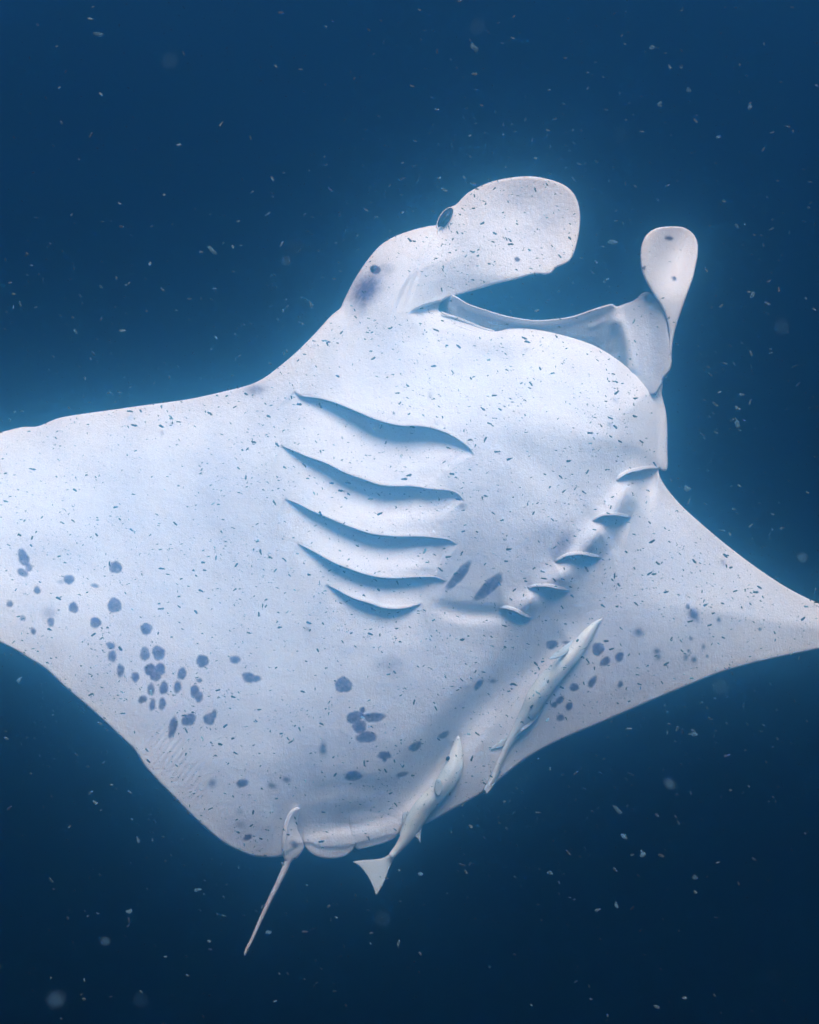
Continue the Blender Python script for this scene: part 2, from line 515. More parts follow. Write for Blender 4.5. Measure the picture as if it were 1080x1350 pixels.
# pigment marks: cx, cy, rx, ry, angle, strength, softness
SPOTS = [(31,735,7,12,-20,1,0),(38,748,5,6,0,.9,0),(30,755,8,5,30,1,0),(91,764,7.5,6.5,0,1,0),(80,767,5,3,0,.5,1),(49,778,4.5,5.5,-20,1,0),
(13,796,4.5,4.5,0,1,0),(30,815,4,4,0,.8,0),(44,832,3.6,5,-20,.9,0),(65,808,10,9,0,.45,1),(67,820,5,6.5,0,.9,0),(97,801,6.5,7.5,-20,1,0),
(152.6,748,9,8,0,1,0),(151,798,9.5,10,0,1,0),(126,821,7.5,7.5,0,1,0),(193,829,8,8,0,1,0),(146,851,6.5,4.5,20,1,0),(148,865,6,8,0,.9,0),
(125,772,5.5,2.8,10,.9,0),(191,862,6.5,9.5,0,.9,0),(209,861,8.5,10,-20,1,0),(159,884,5,9,0,1,0),(178.5,892.6,5.5,7,0,1,0),(198,883,8,8.5,0,1,0),
(211,882,7.5,8,0,1,0),(205,891,7.5,7.5,0,1,0),(240,888,6,8.5,15,1,0),(267,871.5,8.5,8.5,0,1,0),(310,869.6,7.5,5.5,0,1,0),(328,893,9,7,20,1,0),
(336,895,9,4.5,-5,1,0),(199,909,5,8.5,0,.9,0),(216,907,6,9,10,1,0),(234,906,5,8.5,10,1,0),(256.7,911,6,8.5,10,1,0),(262,918.5,6,7.5,0,1,0),
(263,897,3.8,3.2,0,.9,0),(188,922,6.5,5,-35,1,0),(201,929,4.2,8.5,10,1,0),(214,928,4.8,8.5,5,1,0),(228,959,5.5,15,12,1,0),(249,949,10.5,7.5,-30,1,0),
(276,948,8,8,0,1,0),(282,942,4,7,10,1,0),(280,1032.6,5.5,7,25,.7,1),(319.6,1032.6,8.5,5.5,-15,1,0),(358.5,1036,6,4.5,25,.9,1),(378,1028,5.5,4,20,.9,1),
(326.7,1104,6.5,3.8,-25,1,0),(317,1087,7,5,0,.35,1),(316,1070,6,5,0,.3,1),(453,903,11.5,10.5,10,1,0),(468,945.6,12,8,-20,1,0),(493,945.6,15,6.5,-3,1,0),
(474,958,9.5,9,0,1,0),(478,936,4,4,0,1,0),(483,972,14,7.5,-5,1,0),(507,996,9.5,5.2,0,1,0),(507,1001,3,4,0,1,0),(547.5,984,9.5,5.5,-30,1,0),
(585,969,8.5,4,-28,.9,0),(513,877,22,13,0,.42,1),(426,987,4.8,10,0,1,1),(466,1023,11.5,6.5,-5,1,0),(530,1021,8.5,3.2,-15,.9,0),(388,1113,4.5,4,20,.8,0),
(605,759,25,6.5,-50,1,0),(644.5,774,25,8,-43,1,0),(743,718,22,11,-62,.75,1),(780,727,10,9,0,.55,1),(609,668,6,4.5,0,.6,1),
(727.6,850,8,6,-15,1,0),(788.5,855.5,8,9,15,1,0),(798,872,8,5.5,-40,1,0),(816.7,866,5.5,7,25,1,0),(781,899,4.5,9,30,1,0),(757,906,6.5,5.5,-10,1,0),
(818,902,3.6,5,15,1,0),(738,923,7,4.2,-42,1,0),(731,929,5,4,-30,1,0),(750.5,931,4.5,6,30,1,0),(739,946.5,5.5,4.6,-20,1,0),(631,902.6,9,4,-52,1,0),
(650,898,5,3,0,.8,1),(747,847,6,2.2,0,.9,0),(915,811,6.5,10,-28,1.1,1),(907,800,3,4,-20,1,0),(948,817,3,3.6,0,1,1),(842,834,7.5,6,0,.9,1),
(911,842,2.8,2.8,0,.9,1),(866,858.5,5,4.5,0,.9,1),(868,866,3.6,4.6,0,.9,1),(904,867,3.6,5,10,.9,1),(915,870,4.5,4.5,0,1,1),(927.5,852.6,2.6,4,0,.9,1),
(908,858,2.1,2.4,0,1,0),(932.5,865,2.2,2.6,0,.9,1),(1002,829.5,2.4,2.4,0,1,0),(495,355.5,7.5,6,25,1.35,0),(505,352,5,5,0,.5,1),
(482,383,18,29,38,1.05,1),(510,356,11,9,-30,.40,1),(337,514,15,8,-8,.70,1),(682,342,3.6,3.0,20,1.4,0),(680,262,32,18,-30,.14,1),(720,300,22,26,0,.10,1),
(590,292,6,16,24,.25,1),(575,560,4,5,0,.3,1),(567,522,3,6,0,.35,1),(444,752,6,5,0,.45,1),(840,700,6,5,0,.0,1)]

def pigment(px, py):
    out = np.zeros(len(px))
    for i, (cx, cy, rx, ry, ang, st, sf) in enumerate(SPOTS):
        a = math.radians(ang)
        R = max(rx, ry) * (2.2 if sf else 1.4) + 2
        s = (abs(px - cx) < R) & (abs(py - cy) < R)
        if not s.any(): continue
        dx, dy = px[s] - cx, py[s] - cy
        u = dx * math.cos(a) + dy * math.sin(a); v = -dx * math.sin(a) + dy * math.cos(a)
        th = np.arctan2(v / ry, u / rx)
        wob = 1 + .05 * np.sin(3 * th + i) + .035 * np.sin(5 * th + 2.3 * i) + .025 * np.sin(9 * th + i * 1.7)
        r = np.sqrt((u / rx) ** 2 + (v / ry) ** 2) / wob
        if sf:
            val = st * np.exp(-(r / .95) ** 2.4)
        else:
            ww = 1.0 / min(rx, ry)
            val = st * (1 - sstep(1 - ww * 1.3, 1 + ww * 1.1, r)) * (.88 + .12 * np.cos(r * 2))
        out[s] = np.maximum(out[s], val)
    return out

MO = P(560, 700, 0.05)
manta = thing('manta_ray', 'huge white bellied ray with mouth open and spotted wings', 'manta ray', MO)

def build_body():
    lines = []
    for l in gill_c + [corner_c]:
        lines.append(l)
        lines.append(offset_line(l, 1.8)[1:-1])
    lines[-1] = offset_line(corner_c, 1.8)[1:-1]
    spot_c = np.array([(s[0], s[1]) for s in SPOTS]); spot_r = np.array([max(s[2], s[3]) for s in SPOTS]); sharp = np.array([s[6] == 0 for s in SPOTS])
    OX, OY = -460, 150
    mask = np.zeros((1100, 1800), bool)
    for c, rr, sh in zip(spot_c, spot_r, sharp):
        R = rr * (1.35 if sh else 1.0) + 1
        x0, x1, y0, y1 = int(c[0] - R) - OX, int(c[0] + R) + 2 - OX, int(c[1] - R) - OY, int(c[1] + R) + 2 - OY
        yy, xx = np.mgrid[y0:y1, x0:x1]
        mask[y0:y1, x0:x1] |= ((xx + OX + .5 - c[0]) ** 2 + (yy + OY + .5 - c[1]) ** 2) < R * R
    def q_spot(p):
        ix = np.clip((p[:, 0] - OX).astype(int), 0, 1799); iy = np.clip((p[:, 1] - OY).astype(int), 0, 1099)
        return mask[iy, ix]
    def q_gill(p):
        r = np.zeros(len(p), bool)
        for l in gill_c + [corner_c]:
            lo = l.min(0) - 32; hi = l.max(0) + 32
            s = np.all((p > lo) & (p < hi), 1)
            if s.any():
                dd, sg, _ = seg_dist(p[s], l, False)
                idx = np.where(s)[0]
                r[idx[(dd < 26) & ((sg > 0) | (dd < 5))]] = True
        return r
    def q_str(p):
        return gs(p[:, 0], p[:, 1], 240, 1022, 34, 92, -43, 1.5) > .3
    def q_neck(p):
        return (p[:, 0] > 515) & (p[:, 0] < 582) & (p[:, 1] > 298) & (p[:, 1] < 420)
    bb = catmull(BODY, True, 4)
    x0, y0 = bb.min(0); x1, y1 = bb.max(0)
    dense = [(q_spot, hexgrid(x0, y0, x1, y1, 1.5)), (q_gill, hexgrid(360, 380, 900, 850, 2.0)),
             (q_str, hexgrid(140, 900, 340, 1130, 2.2)), (q_neck, hexgrid(510, 295, 585, 422, 1.8))]
    v, f, px, nf, dist = sheet(BODY, body_front, body_back, spacing=4.6, step=3.5, lines=lines, dense=dense)
    # ragged nibbles of the leading edge are in the outline; pigment
    pig = pigment(px[:, 0].copy(), px[:, 1].copy())
    nrm = vert_normals(v, f)
    cen = px[f].mean(1); cd = dist[f].mean(1)
    is_back = np.arange(len(f)) >= nf
    midx = (is_back & (cd > 5)).astype(int)
    # the left cephalic fin is its own part, cut out of the same continuous skin
    X, Y = cen[:, 0], cen[:, 1]
    line = 590 - (Y - 270) * (590 - 541) / (412 - 270)          # root of the fin
    d_c, s_c, _ = seg_dist(cen, corner_c, False)
    fin = (X > line) & (Y < 412) & ~((s_c > 0) & (d_c < 30) & (Y > 390))
    fin &= ~((X < 640) & (Y > 396 + .0 * X) & (X > 586))
    fin &= (X < 800)
    def sub(mask, name, label=None):
        ff = f[mask]
        used = np.unique(ff); rm = -np.ones(len(v), int); rm[used] = np.arange(len(used))
        o = make_mesh(name, v[used], rm[ff], [M_BELLY, M_BACK], manta, MO, pig[used], mat_idx=midx[mask], normals=nrm[used])
        if label: o['label'] = label
        return o
    sub(~fin, 'body')
    sub(fin, 'cephalic_fin', 'broad paddle shaped head fin held out over the open mouth')
    return len(f)
NB = build_body()

def surf(px, py, grooves=False, skip=-1):
    """depth of the belly skin at photo pixels"""
    px = np.atleast_1d(np.asarray(px, float)); py = np.atleast_1d(np.asarray(py, float))
    ol = catmull(BODY, True, 8)
    d, _, _ = seg_dist(np.stack([px, py], 1), ol, True)
    return body_front(px, py, d, grooves, skip)

# ---- gill flaps: thin lips overhanging every gill slit
def gill_flap(l, dp, i):
    n = len(l)
    t = np.gradient(l, axis=0); t /= np.linalg.norm(t, axis=1)[:, None]
    nn = np.stack([-t[:, 1], t[:, 0]], 1)
    A = np.linspace(0, 1, n)
    tap = np.clip(np.sin(np.pi * A), 0, 1) ** .5
    wob = .5 * np.sin(A * 17 + i) + .3 * np.sin(A * 31 + 2 * i)
    over = (1.6 + .7 * wob) * tap
    rows = []
    up = 12.0 if i < 5 else 8.0
    #        offset across (px), lift towards the viewer (m)
    prof = [(-up, -.003), (-up * .7, -.0012), (-up * .4, -.0001), (-3.2, .0009), (-1.5, .0018), (0, .0026), (1.0, .0028), (1.7, .0022), (2.0, .0010),
            (1.8, -.001), (0.8, -.004), (-1, -.008), (-5, -.012)]
    for o_, lift in prof:
        off = o_ * (.35 + .65 * tap) if o_ < 0 else o_ / 2.0 * over
        q = l + nn * off[:, None] if not np.isscalar(off) else l + nn * off
        yb = surf(np.minimum(l[:, 0] + nn[:, 0] * np.minimum(off, -1), 9999), l[:, 1] + nn[:, 1] * np.minimum(off, -1), True, i)
        lf = (lift * tap - .001 * (1 - tap) if lift > 0 else lift)
        rows.append(P(q[:, 0], q[:, 1], yb - lf))
    m = len(prof)
    v = np.concatenate(rows)
    f = []
    for r in range(m):
        r2 = (r + 1) % m
        for j in range(n - 1):
            f.append((r * n + j, r * n + j + 1, r2 * n + j + 1, r2 * n + j))
    f.append(tuple(r * n for r in range(m)))
    f.append(tuple(r * n + n - 1 for r in range(m))[::-1])
    make_mesh('gill_flap', v, f, M_BELLY, manta, MO, np.zeros(len(v)))
for i, ((g, dp, wd), l) in enumerate(zip(GILLS, gill_c)):
    gill_flap(l, dp, i)

# ---- roof of the mouth and the root of the far fin, behind the lower lip
JAW = [(560,430),(556,405),(572,388),(590,386),(603,391.5),(617,400),(643,409),(671,417),(704,422),(727,421),(754,417),(782,407.5),(800,402),(807,400.5),
 (813,404),(822,401),(836,396),(846,387),(855,385),(864,391),(873,404),(880,424),(883,445),(885.5,462),(885.5,481),(882,491),(875,499),(873,506),
 (862,520),(830,512),(790,486),(740,466),(700,455),(650,455),(600,440)]
TOP = catmull(JAW[4:14], False, 4)
def jaw_front(px, py, d):
    q = np.stack([px, py], 1)
    dt, _, _ = seg_dist(q, TOP, False)
    y = .07 + .07 * np.clip(dt / 45, 0, 1.4) ** 1.2
    y = y - .03 * np.exp(-(dt / 5) ** 2)
    panel = sstep(790, 836, px)
    y = y * (1 - panel) + panel * (.0 + .05 * sstep(400, 380, py) + .0016 * (880 - px))
    rl = catmull([(817,425),(824,442),(828,462),(830,484)], False, 4)
    dr, _, _ = seg_dist(q, rl, False)
    y = y - .022 * np.exp(-(dr / 9) ** 2)
    y = y + .02 * gs(px, py, 808, 445, 12, 26, 20) + .015 * gs(px, py, 858, 430, 14, 50, -5)
    nl = catmull([(778,431),(788,428),(795,424)], False, 4)
    dn, _, _ = seg_dist(q, nl, False)
    y = y - .006 * np.exp(-(dn / 3) ** 2)
    y = y + .10 * sstep(604, 572, px)
    y = y - edge_thick(d, .008, .02, 4, 20)
    return y
def jaw_back(px, py, d):
    return jaw_front(px, py, d) + .02 + edge_thick(d, .012, .06, 5, 30)
def build_jaw():
    def q_all(p): return (p[:, 0] > 770) & (p[:, 0] < 890)
    v, f, px, nf, dist = sheet(JAW, jaw_front, jaw_back, spacing=4.0, step=3.0, dense=[(q_all, hexgrid(770, 380, 890, 525, 2.4))])
    pig = .55 * gs(px[:, 0], px[:, 1], 838, 388, 26, 10, -10) + .35 * gs(px[:, 0], px[:, 1], 812, 398, 12, 6, 0) + .25 * gs(px[:, 0], px[:, 1], 866, 470, 14, 40, 0)  # last patch puts the shade on the fin root into the pigment
    nrm = vert_normals(v, f)
    X = px[f].mean(1)[:, 0]
    side = X > 836
    bk = np.arange(len(f)) >= nf
    for mask, name, lab in ((~side, 'upper_jaw', None), (side, 'fin_root', 'shaded twisted root of the far head fin')):
        ff = f[mask]; used = np.unique(ff); rm = -np.ones(len(v), int); rm[used] = np.arange(len(used))
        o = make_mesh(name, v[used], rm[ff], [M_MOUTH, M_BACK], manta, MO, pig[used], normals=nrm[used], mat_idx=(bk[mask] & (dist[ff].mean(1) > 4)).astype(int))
        if lab: o['label'] = lab
build_jaw()

# tube along a px path: rows of (px, py, depth), radius in px
def tube(path, rad, name, mat, parent, origin, flat=1.0, seg=10, pig=0.0, depth_scale=None):
    path = np.array(path, float); n = len(path)
    t = np.gradient(path[:, :2], axis=0); t /= np.linalg.norm(t, axis=1)[:, None] + 1e-9
    nn = np.stack([-t[:, 1], t[:, 0]], 1)
    v = []
    for i in range(n):
        for k in range(seg):
            a = 2 * math.pi * k / seg
            o_ = math.cos(a) * rad[i]; z = math.sin(a) * rad[i] * U * flat
            q = path[i, :2] + nn[i] * o_
            v.append(P(q[0], q[1], path[i, 2] - z))
    v = np.array(v)
    f = []
    for i in range(n - 1):
        for k in range(seg):
            k2 = (k + 1) % seg
            f.append((i * seg + k, i * seg + k2, (i + 1) * seg + k2, (i + 1) * seg + k))
    f.append(tuple(range(seg))[::-1]); f.append(tuple((n - 1) * seg + k for k in range(seg)))
    return make_mesh(name, v, f, mat, parent, origin, np.full(len(v), pig))

tb = catmull([(582,412),(589,415),(597,417.5),(616,424.5),(634,432),(652,437)], False, 3)
tube(np.column_stack([tb, surf(tb[:, 0], tb[:, 1]) + .010]), 1.5 + .6 * np.sin(np.linspace(0, 3.14, len(tb))), 'tooth_band', M_BELLY, manta, MO)
lc = catmull([(579,404),(577,414),(590,424),(612,433),(634,439),(652,438)], False, 3)
tube(np.column_stack([lc, surf(lc[:, 0], lc[:, 1], True) + .004]), 1.6 * np.sin(np.linspace(.2, 2.95, len(lc))), 'lip_fold', M_BELLY, manta, MO)

# ---- right cephalic fin: a teardrop paddle twisted edge on at its root
FIN2 = [(889,298.5),(900,299.5),(909,304),(916,311),(920,321),(920,337),(917,352),(914,366),(908,383),(903,397),(898,412),(893,426),(889,441),(886.5,455),(885,470),
 (882,462),(882.5,445),(882,436),(880,424),(876,411),(870,400),(864,391),(857,380),(852,371),(847,359),(844.5,343),(845,327),(848,317),(853,309),(864,301.5),(876,299)]
def f2_front(px, py, d):
    y = -.03 + .02 * sstep(330, 460, py) + .06 * gs(px, py, 890, 335, 26, 45, 10) + .10 * sstep(400, 300, py) * sstep(850, 915, px)
    return y - edge_thick(d, .007, .016, 3.5, 12)
def f2_back(px, py, d):
    return f2_front(px, py, d) + .010 + edge_thick(d, .008, .02, 3.5, 12)
def build_f2():
    v, f, px, nf, dist = sheet(FIN2, f2_front, f2_back, spacing=3.0, step=2.5, rings=(1, 2.2, 4))
    p = np.zeros(len(px))
    for cx, cy, rx, ry, a in ((882,314,5.5,2.8,8),(889,367,2.8,2.6,20),(849,353.6,2.6,2.4,0)):
        r = gs(px[:, 0], px[:, 1], cx, cy, rx, ry, a, 2)
        p = np.maximum(p, 1.4 * r)
    p = np.maximum(p, .12 * gs(px[:, 0], px[:, 1], 905, 350, 12, 40, 10))
    o = make_mesh('cephalic_fin', v, f, [M_BELLY, M_BACK], manta, MO, p, mat_idx=((np.arange(len(f)) >= nf) & (dist[f].mean(1) > 4)).astype(int))
    o['label'] = 'narrow teardrop head fin standing upright at the far side of the mouth'
build_f2()

# ---- eye at the root of the left fin
def ellipsoid(c, ax, name, mat, parent, origin, ang=0, seg=14, pig=0.):
    v = []; f = []
    ca, sa = math.cos(math.radians(ang)), math.sin(math.radians(ang))
    for i in range(seg // 2 + 1):
        th = math.pi * i / (seg // 2)
        for k in range(seg):
            ph = 2 * math.pi * k / seg
            u = math.sin(th) * math.cos(ph) * ax[0]; w_ = math.cos(th) * ax[1]
            v.append(P(c[0] + u * ca - w_ * sa, c[1] + u * sa + w_ * ca, c[2] - math.sin(th) * math.sin(ph) * ax[2]))
    for i in range(seg // 2):
        for k in range(seg):
            k2 = (k + 1) % seg
            f.append((i * seg + k, i * seg + k2, (i + 1) * seg + k2, (i + 1) * seg + k))
    return make_mesh(name, v, f, mat, parent, origin, np.full(len(v), pig))
ey = float(surf(588, 292)[0])
eye = ellipsoid((587.5, 288, ey + .02), (7.4, 16.6, .05), 'eye', M_EYE, manta, MO, ang=33)
def ring(cx, cy, rx, ry, ang, y, rad, name, parent, mat=M_BELLY, seg=26):
    a = np.linspace(0, 2 * math.pi, seg)
    ca, sa = math.cos(math.radians(ang)), math.sin(math.radians(ang))
    pts = np.column_stack([cx + rx * np.cos(a) * ca - ry * np.sin(a) * sa, cy + rx * np.cos(a) * sa + ry * np.sin(a) * ca, np.full(seg, y)])
    return tube(pts, np.full(seg, rad), name, mat, parent, MO, seg=8)
ring(587.0, 288, 7.4, 16.6, 33, ey - .002, .6, 'eyelid', eye)
ring(580.5, 306, 3.2, 7.0, 12, float(surf(581, 306)[0]) - .001, .8, 'eyelid', eye)
ellipsoid((495, 355.5, float(surf(495, 355.5)[0]) + .008), (7, 5.5, .012), 'cheek_spot', M_BACK, manta, MO, ang=25)  # dark mark of the skin pattern, built as a flat ellipsoid

# ---- pelvic fins and tail
def flat_part(outline, name, mat, parent, origin, yfun, t=.006, sp=3.0, pigf=None, t1=.012, w1=10):
    v, f, px, nf, dist = sheet(outline, lambda a, b, d: yfun(a, b) - edge_thick(d, t, t1, 3, w1), lambda a, b, d: yfun(a, b) + edge_thick(d, t, t1, 3, w1),
                               spacing=sp, step=2.5, rings=(1, 2.2))
    pig = pigf(px[:, 0], px[:, 1]) if pigf else np.zeros(len(px))
    return make_mesh(name, v, f, mat, parent, origin, pig)
def belly_at(off, soft_edge=0):
    def fn(px, py):
        q = np.stack([px, py], 1)
        ol = catmull(BODY, True, 8)
        d, _, _ = seg_dist(q, ol, True)
        ins = inside(q, ol)
        return body_front(px, py, np.where(ins, d, 0), False) + off
    return fn
flat_part([(462,1050),(500,1040),(526,1036),(532,1060),(532,1084),(528,1094),(522,1104),(507,1111.5),(487,1117),(470,1119),(462,1100)], 'pelvic_fin', M_BELLY, manta, MO, lambda a, b: belly_at(-.002)(a, b) + .022 * (1 - sstep(1042, 1106, b + .2 * (500 - a))), t1=.010)
flat_part([(400,1070),(430,1056),(462,1052),(488,1058),(482,1095),(467,1118),(457,1128),(443,1132),(427,1132),(412,1126.5),(402,1116),(399,1104)], 'pelvic_fin', M_BELLY, manta, MO, lambda a, b: belly_at(-.006)(a, b) + .026 * (1 - sstep(1058, 1122, b)), t1=.010)
tailb = [(391.5,1064),(396,1067),(393,1078),(392,1092),(397,1104),(401,1116),(397,1125),(391,1132),(386,1134),(383,1138),(378,1137),(374,1131),(372,1120),(372,1108),(374,1090),(378,1077),(384,1068)]
flat_part(tailb, 'tail_base', M_BELLY, manta, MO, lambda px, py: belly_at(0)(px, py) - .016 - .02 * sstep(1070, 1110, py), t=.008, t1=.022, w1=9,
          pigf=lambda a, b: .9 * gs(a, b, 388, 1113, 5, 4.5, 20, 2))
rd = catmull([(389,1067),(381,1082),(377,1100),(375,1118),(377,1134)], False, 3)
tube(np.column_stack([rd, belly_at(0)(rd[:, 0], rd[:, 1]) - .036 - .018 * sstep(1070, 1110, rd[:, 1])]), 1.15 * np.sin(np.linspace(.15, 3.0, len(rd))) + .25, 'tail_ridge', M_BELLY, manta, MO)
tl = catmull([(381,1124),(379,1136),(374,1149),(365,1168),(357,1184),(348,1203),(339,1223),(331,1241),(325,1252),(322.5,1260)], False, 4)
ty0 = float(belly_at(0)(np.array([378.]), np.array([1110.]))[0]) - .012
tt = np.linspace(0, 1, len(tl))
tube(np.column_stack([tl, ty0 + .05 * tt]), np.interp(tt, [0, .08, .4, .8, .96, 1], [5.8, 4.3, 3.1, 2.1, 1.9, .8]), 'tail', M_BELLY, manta, MO, seg=12)

# ------------------------------------------------------------------ remoras
def remora(label, spine, width, lift, fins, eyes, thick=.85, pigside=None, curl=None):
    sp = catmull(spine, False, 4)
    n = len(sp)
    s = np.linspace(0, 1, n)
    wd = np.interp(s, np.linspace(0, 1, len(width)), width)
    # smooth the widths
    for _ in range(3):
        wd[1:-1] = (wd[:-2] + 2 * wd[1:-1] + wd[2:]) / 4
    bel = belly_at(0)
    yb = bel(sp[:, 0], sp[:, 1])
    yy = yb - wd * U * thick * .8 - lift
    k = 9
    pad = np.pad(yy, k, mode='edge'); yy = np.convolve(pad, np.ones(2 * k + 1) / (2 * k + 1), 'valid')
    if curl is not None: yy = yy + np.interp(s, *curl)
    org = P(sp[n // 2, 0], sp[n // 2, 1], yy[n // 2])
    root = thing('remora', label, 'remora', org, 'remoras under the ray')
    t = np.gradient(sp, axis=0); t /= np.linalg.norm(t, axis=1)[:, None]
    nn = np.stack([-t[:, 1], t[:, 0]], 1)
    seg = 22
    v = []; pig = []
    for i in range(n):
        for q in range(seg):
            a = 2 * math.pi * q / seg
            # keeled belly: squarer than an ellipse, with a soft ridge facing the viewer
            ca, sa = math.cos(a), math.sin(a)
            r = 1 + .05 * math.cos(4 * a)
            o_ = ca * wd[i] * r; z = sa * wd[i] * U * thick * r
            p = sp[i] + nn[i] * o_
            v.append(P(p[0], p[1], yy[i] - z))
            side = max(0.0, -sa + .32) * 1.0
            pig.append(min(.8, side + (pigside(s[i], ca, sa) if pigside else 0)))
    f = []
    for i in range(n - 1):
        for q in range(seg):
            q2 = (q + 1) % seg
            f.append((i * seg + q, i * seg + q2, (i + 1) * seg + q2, (i + 1) * seg + q))
    f.append(tuple(range(seg))[::-1]); f.append(tuple((n - 1) * seg + q for q in range(seg)))
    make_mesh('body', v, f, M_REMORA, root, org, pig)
    def depth_at(px, py):
        q = np.stack([px, py], 1)
        j = ((q[:, None, :] - sp[None]) ** 2).sum(2).argmin(1)
        return yy[j]
    for name, ol, dz, tilt in fins:
        c = np.mean(ol, axis=0)
        fn = lambda a, b, dz=dz, tilt=tilt, c=c: depth_at(a, b) + dz + tilt * ((a - c[0]) - (b - c[1])) * U
        flat_part(ol, name, M_FIN, root, org, fn, t=.0018, sp=2.2, t1=.004, w1=6)
    for (ex, ey_, r, dz) in eyes:
        y0 = float(depth_at(np.array([ex]), np.array([ey_]))[0]) + dz
        ellipsoid((ex, ey_, y0), (r, r * 1.3, r * U), 'eye', M_EYE, root, org, ang=30, seg=10)
    return root, sp, yy, org, nn, wd

r1, s1, y1, o1, n1, w1 = remora('long pale remora lying diagonally beneath the right wing root with its snout pointed up',
  [(793.5,816),(786,822),(779,831),(770,843),(757,861),(745,874),(734,886),(723,898),(714,910),(706,922),(700,934.5),(692,946.5),(685,958.5),(677,970.5),
   (670,982.6),(664,994.6),(658,1006.7),(653.5,1018.7),(648,1030.7),(643,1040)],
  [.8,5,7.5,9,10.2,11,11.6,12.2,13,13.4,12.6,11,9,7,5.4,4.2,3.8,3.5,3.2,2.4], .004,
  [('tail_fin', [(659,1012),(662,1014),(656,1026),(651,1036),(645,1044),(641,1047.5),(639,1042),(636,1043),(640,1036),(645,1026),(650,1016)], 0, .2),
   ('pectoral_fin', [(757,843),(764,846),(752,857),(744,864),(734,868),(724,869),(730,862),(742,853)], -.028, .6),
   ('anal_fin', [(712,928),(717,930),(715,938),(707,949),(697,959),(686,966),(688,960),(700,946)], .004, .3),
   ('dorsal_fin', [(673,965),(673,976),(665,984),(655,987),(646,989),(653,982),(664,973)], .01, .2),
   ],
  [(762,845,2.4,-.012)])
m1 = catmull([(772,831),(769,838),(764,846)], False, 3)
# gill cover lines of the long fish
g1 = catmull([(752,852),(758,856),(766,857),(775,852)], False, 2.5)
def on_fish(l, sp, yy, nn, wd, thick=.85):
    out = []
    for p in l:
        j = ((sp - p) ** 2).sum(1).argmin()
        o_ = np.dot(p - sp[j], nn[j]) / max(wd[j], .1)
        z = math.sqrt(max(0, 1 - min(o_ * o_, .98))) * wd[j] * U * thick
        out.append(yy[j] - z)
    return np.array(out)
tube(np.column_stack([g1, on_fish(g1, s1, y1, n1, w1) + .0015]), np.full(len(g1), .55), 'gill_cover', M_FIN, r1, o1, seg=6)

r2, s2, y2, o2, n2, w2 = remora('short remora with its forked tail hanging past the rear edge of the ray',
  [(604.5,970),(603,983),(600.7,1000),(596.7,1016),(587,1033),(572,1050),(557,1067),(547,1083),(538,1100),(527,1116),(515,1130)],
  [1.2,8.2,12,12.8,12.2,12,12.4,11.2,8.6,5.4,4.0], .012,
  [('tail_fin', [(519,1124),(521,1129),(513,1146),(508,1160),(502,1172),(496,1180),(493,1172),(488,1161),(481,1150),(474,1142),(466,1136.5),(478,1134),(492,1133),(505,1131),(512,1127)], 0, .25),
   ('anal_fin', [(548,1086),(553,1078),(557,1088),(555,1100),(554.5,1112),(551,1107),(545,1102),(538,1106),(536,1100)], 0, .25),
   ('dorsal_fin', [(531,1073),(540,1070),(546,1076),(540,1088),(531,1101),(527,1100),(531,1088)], .02, .2),
   ('pectoral_fin', [(576,1027),(582,1030),(583,1041),(579,1050),(574,1046),(573,1036)], -.040, .1),
   ],
  [(590.5,1000,2.6,-.016)], thick=.9, curl=([0, .6, 1], [0, 0, -.03]))
g2 = catmull([(584,1014),(590,1020),(598,1021),(606,1016),(609,1008)], False, 2.5)
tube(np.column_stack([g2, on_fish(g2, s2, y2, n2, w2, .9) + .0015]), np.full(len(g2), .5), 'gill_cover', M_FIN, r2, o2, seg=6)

# ------------------------------------------------------------------ marine snow and plankton
def flake_material(name, col, alpha):
    m, N, L, B = new_mat(name)
    B.inputs['Base Color'].default_value = (*col, 1)
    B.inputs['Roughness'].default_value = .8
    B.inputs['Specular IOR Level'].default_value = .1
    tr = N.new('ShaderNodeBsdfTransparent'); mx = N.new('ShaderNodeMixShader')
    tc = N.new('ShaderNodeTexCoord'); nz = N.new('ShaderNodeTexNoise'); nz.inputs['Scale'].default_value = 60
    L.new(tc.outputs['Object'], nz.inputs['Vector'])
    r = N.new('ShaderNodeMapRange'); r.inputs[1].default_value = .3; r.inputs[2].default_value = .7
    r.inputs[3].default_value = alpha * .5; r.inputs[4].default_value = alpha * 1.3
    L.new(nz.outputs[0], r.inputs[0]); L.new(r.outputs[0], mx.inputs[0])
    L.new(tr.outputs[0], mx.inputs[1]); L.new(B.outputs[0], mx.inputs[2])
    L.new(mx.outputs[0], N['Material Output'].inputs[0])
    return m
M_FLAKE = flake_material('marine_snow', (.17, .34, .47), .42)
M_FAINT = flake_material('faint_marine_snow', (.13, .28, .42), .24)

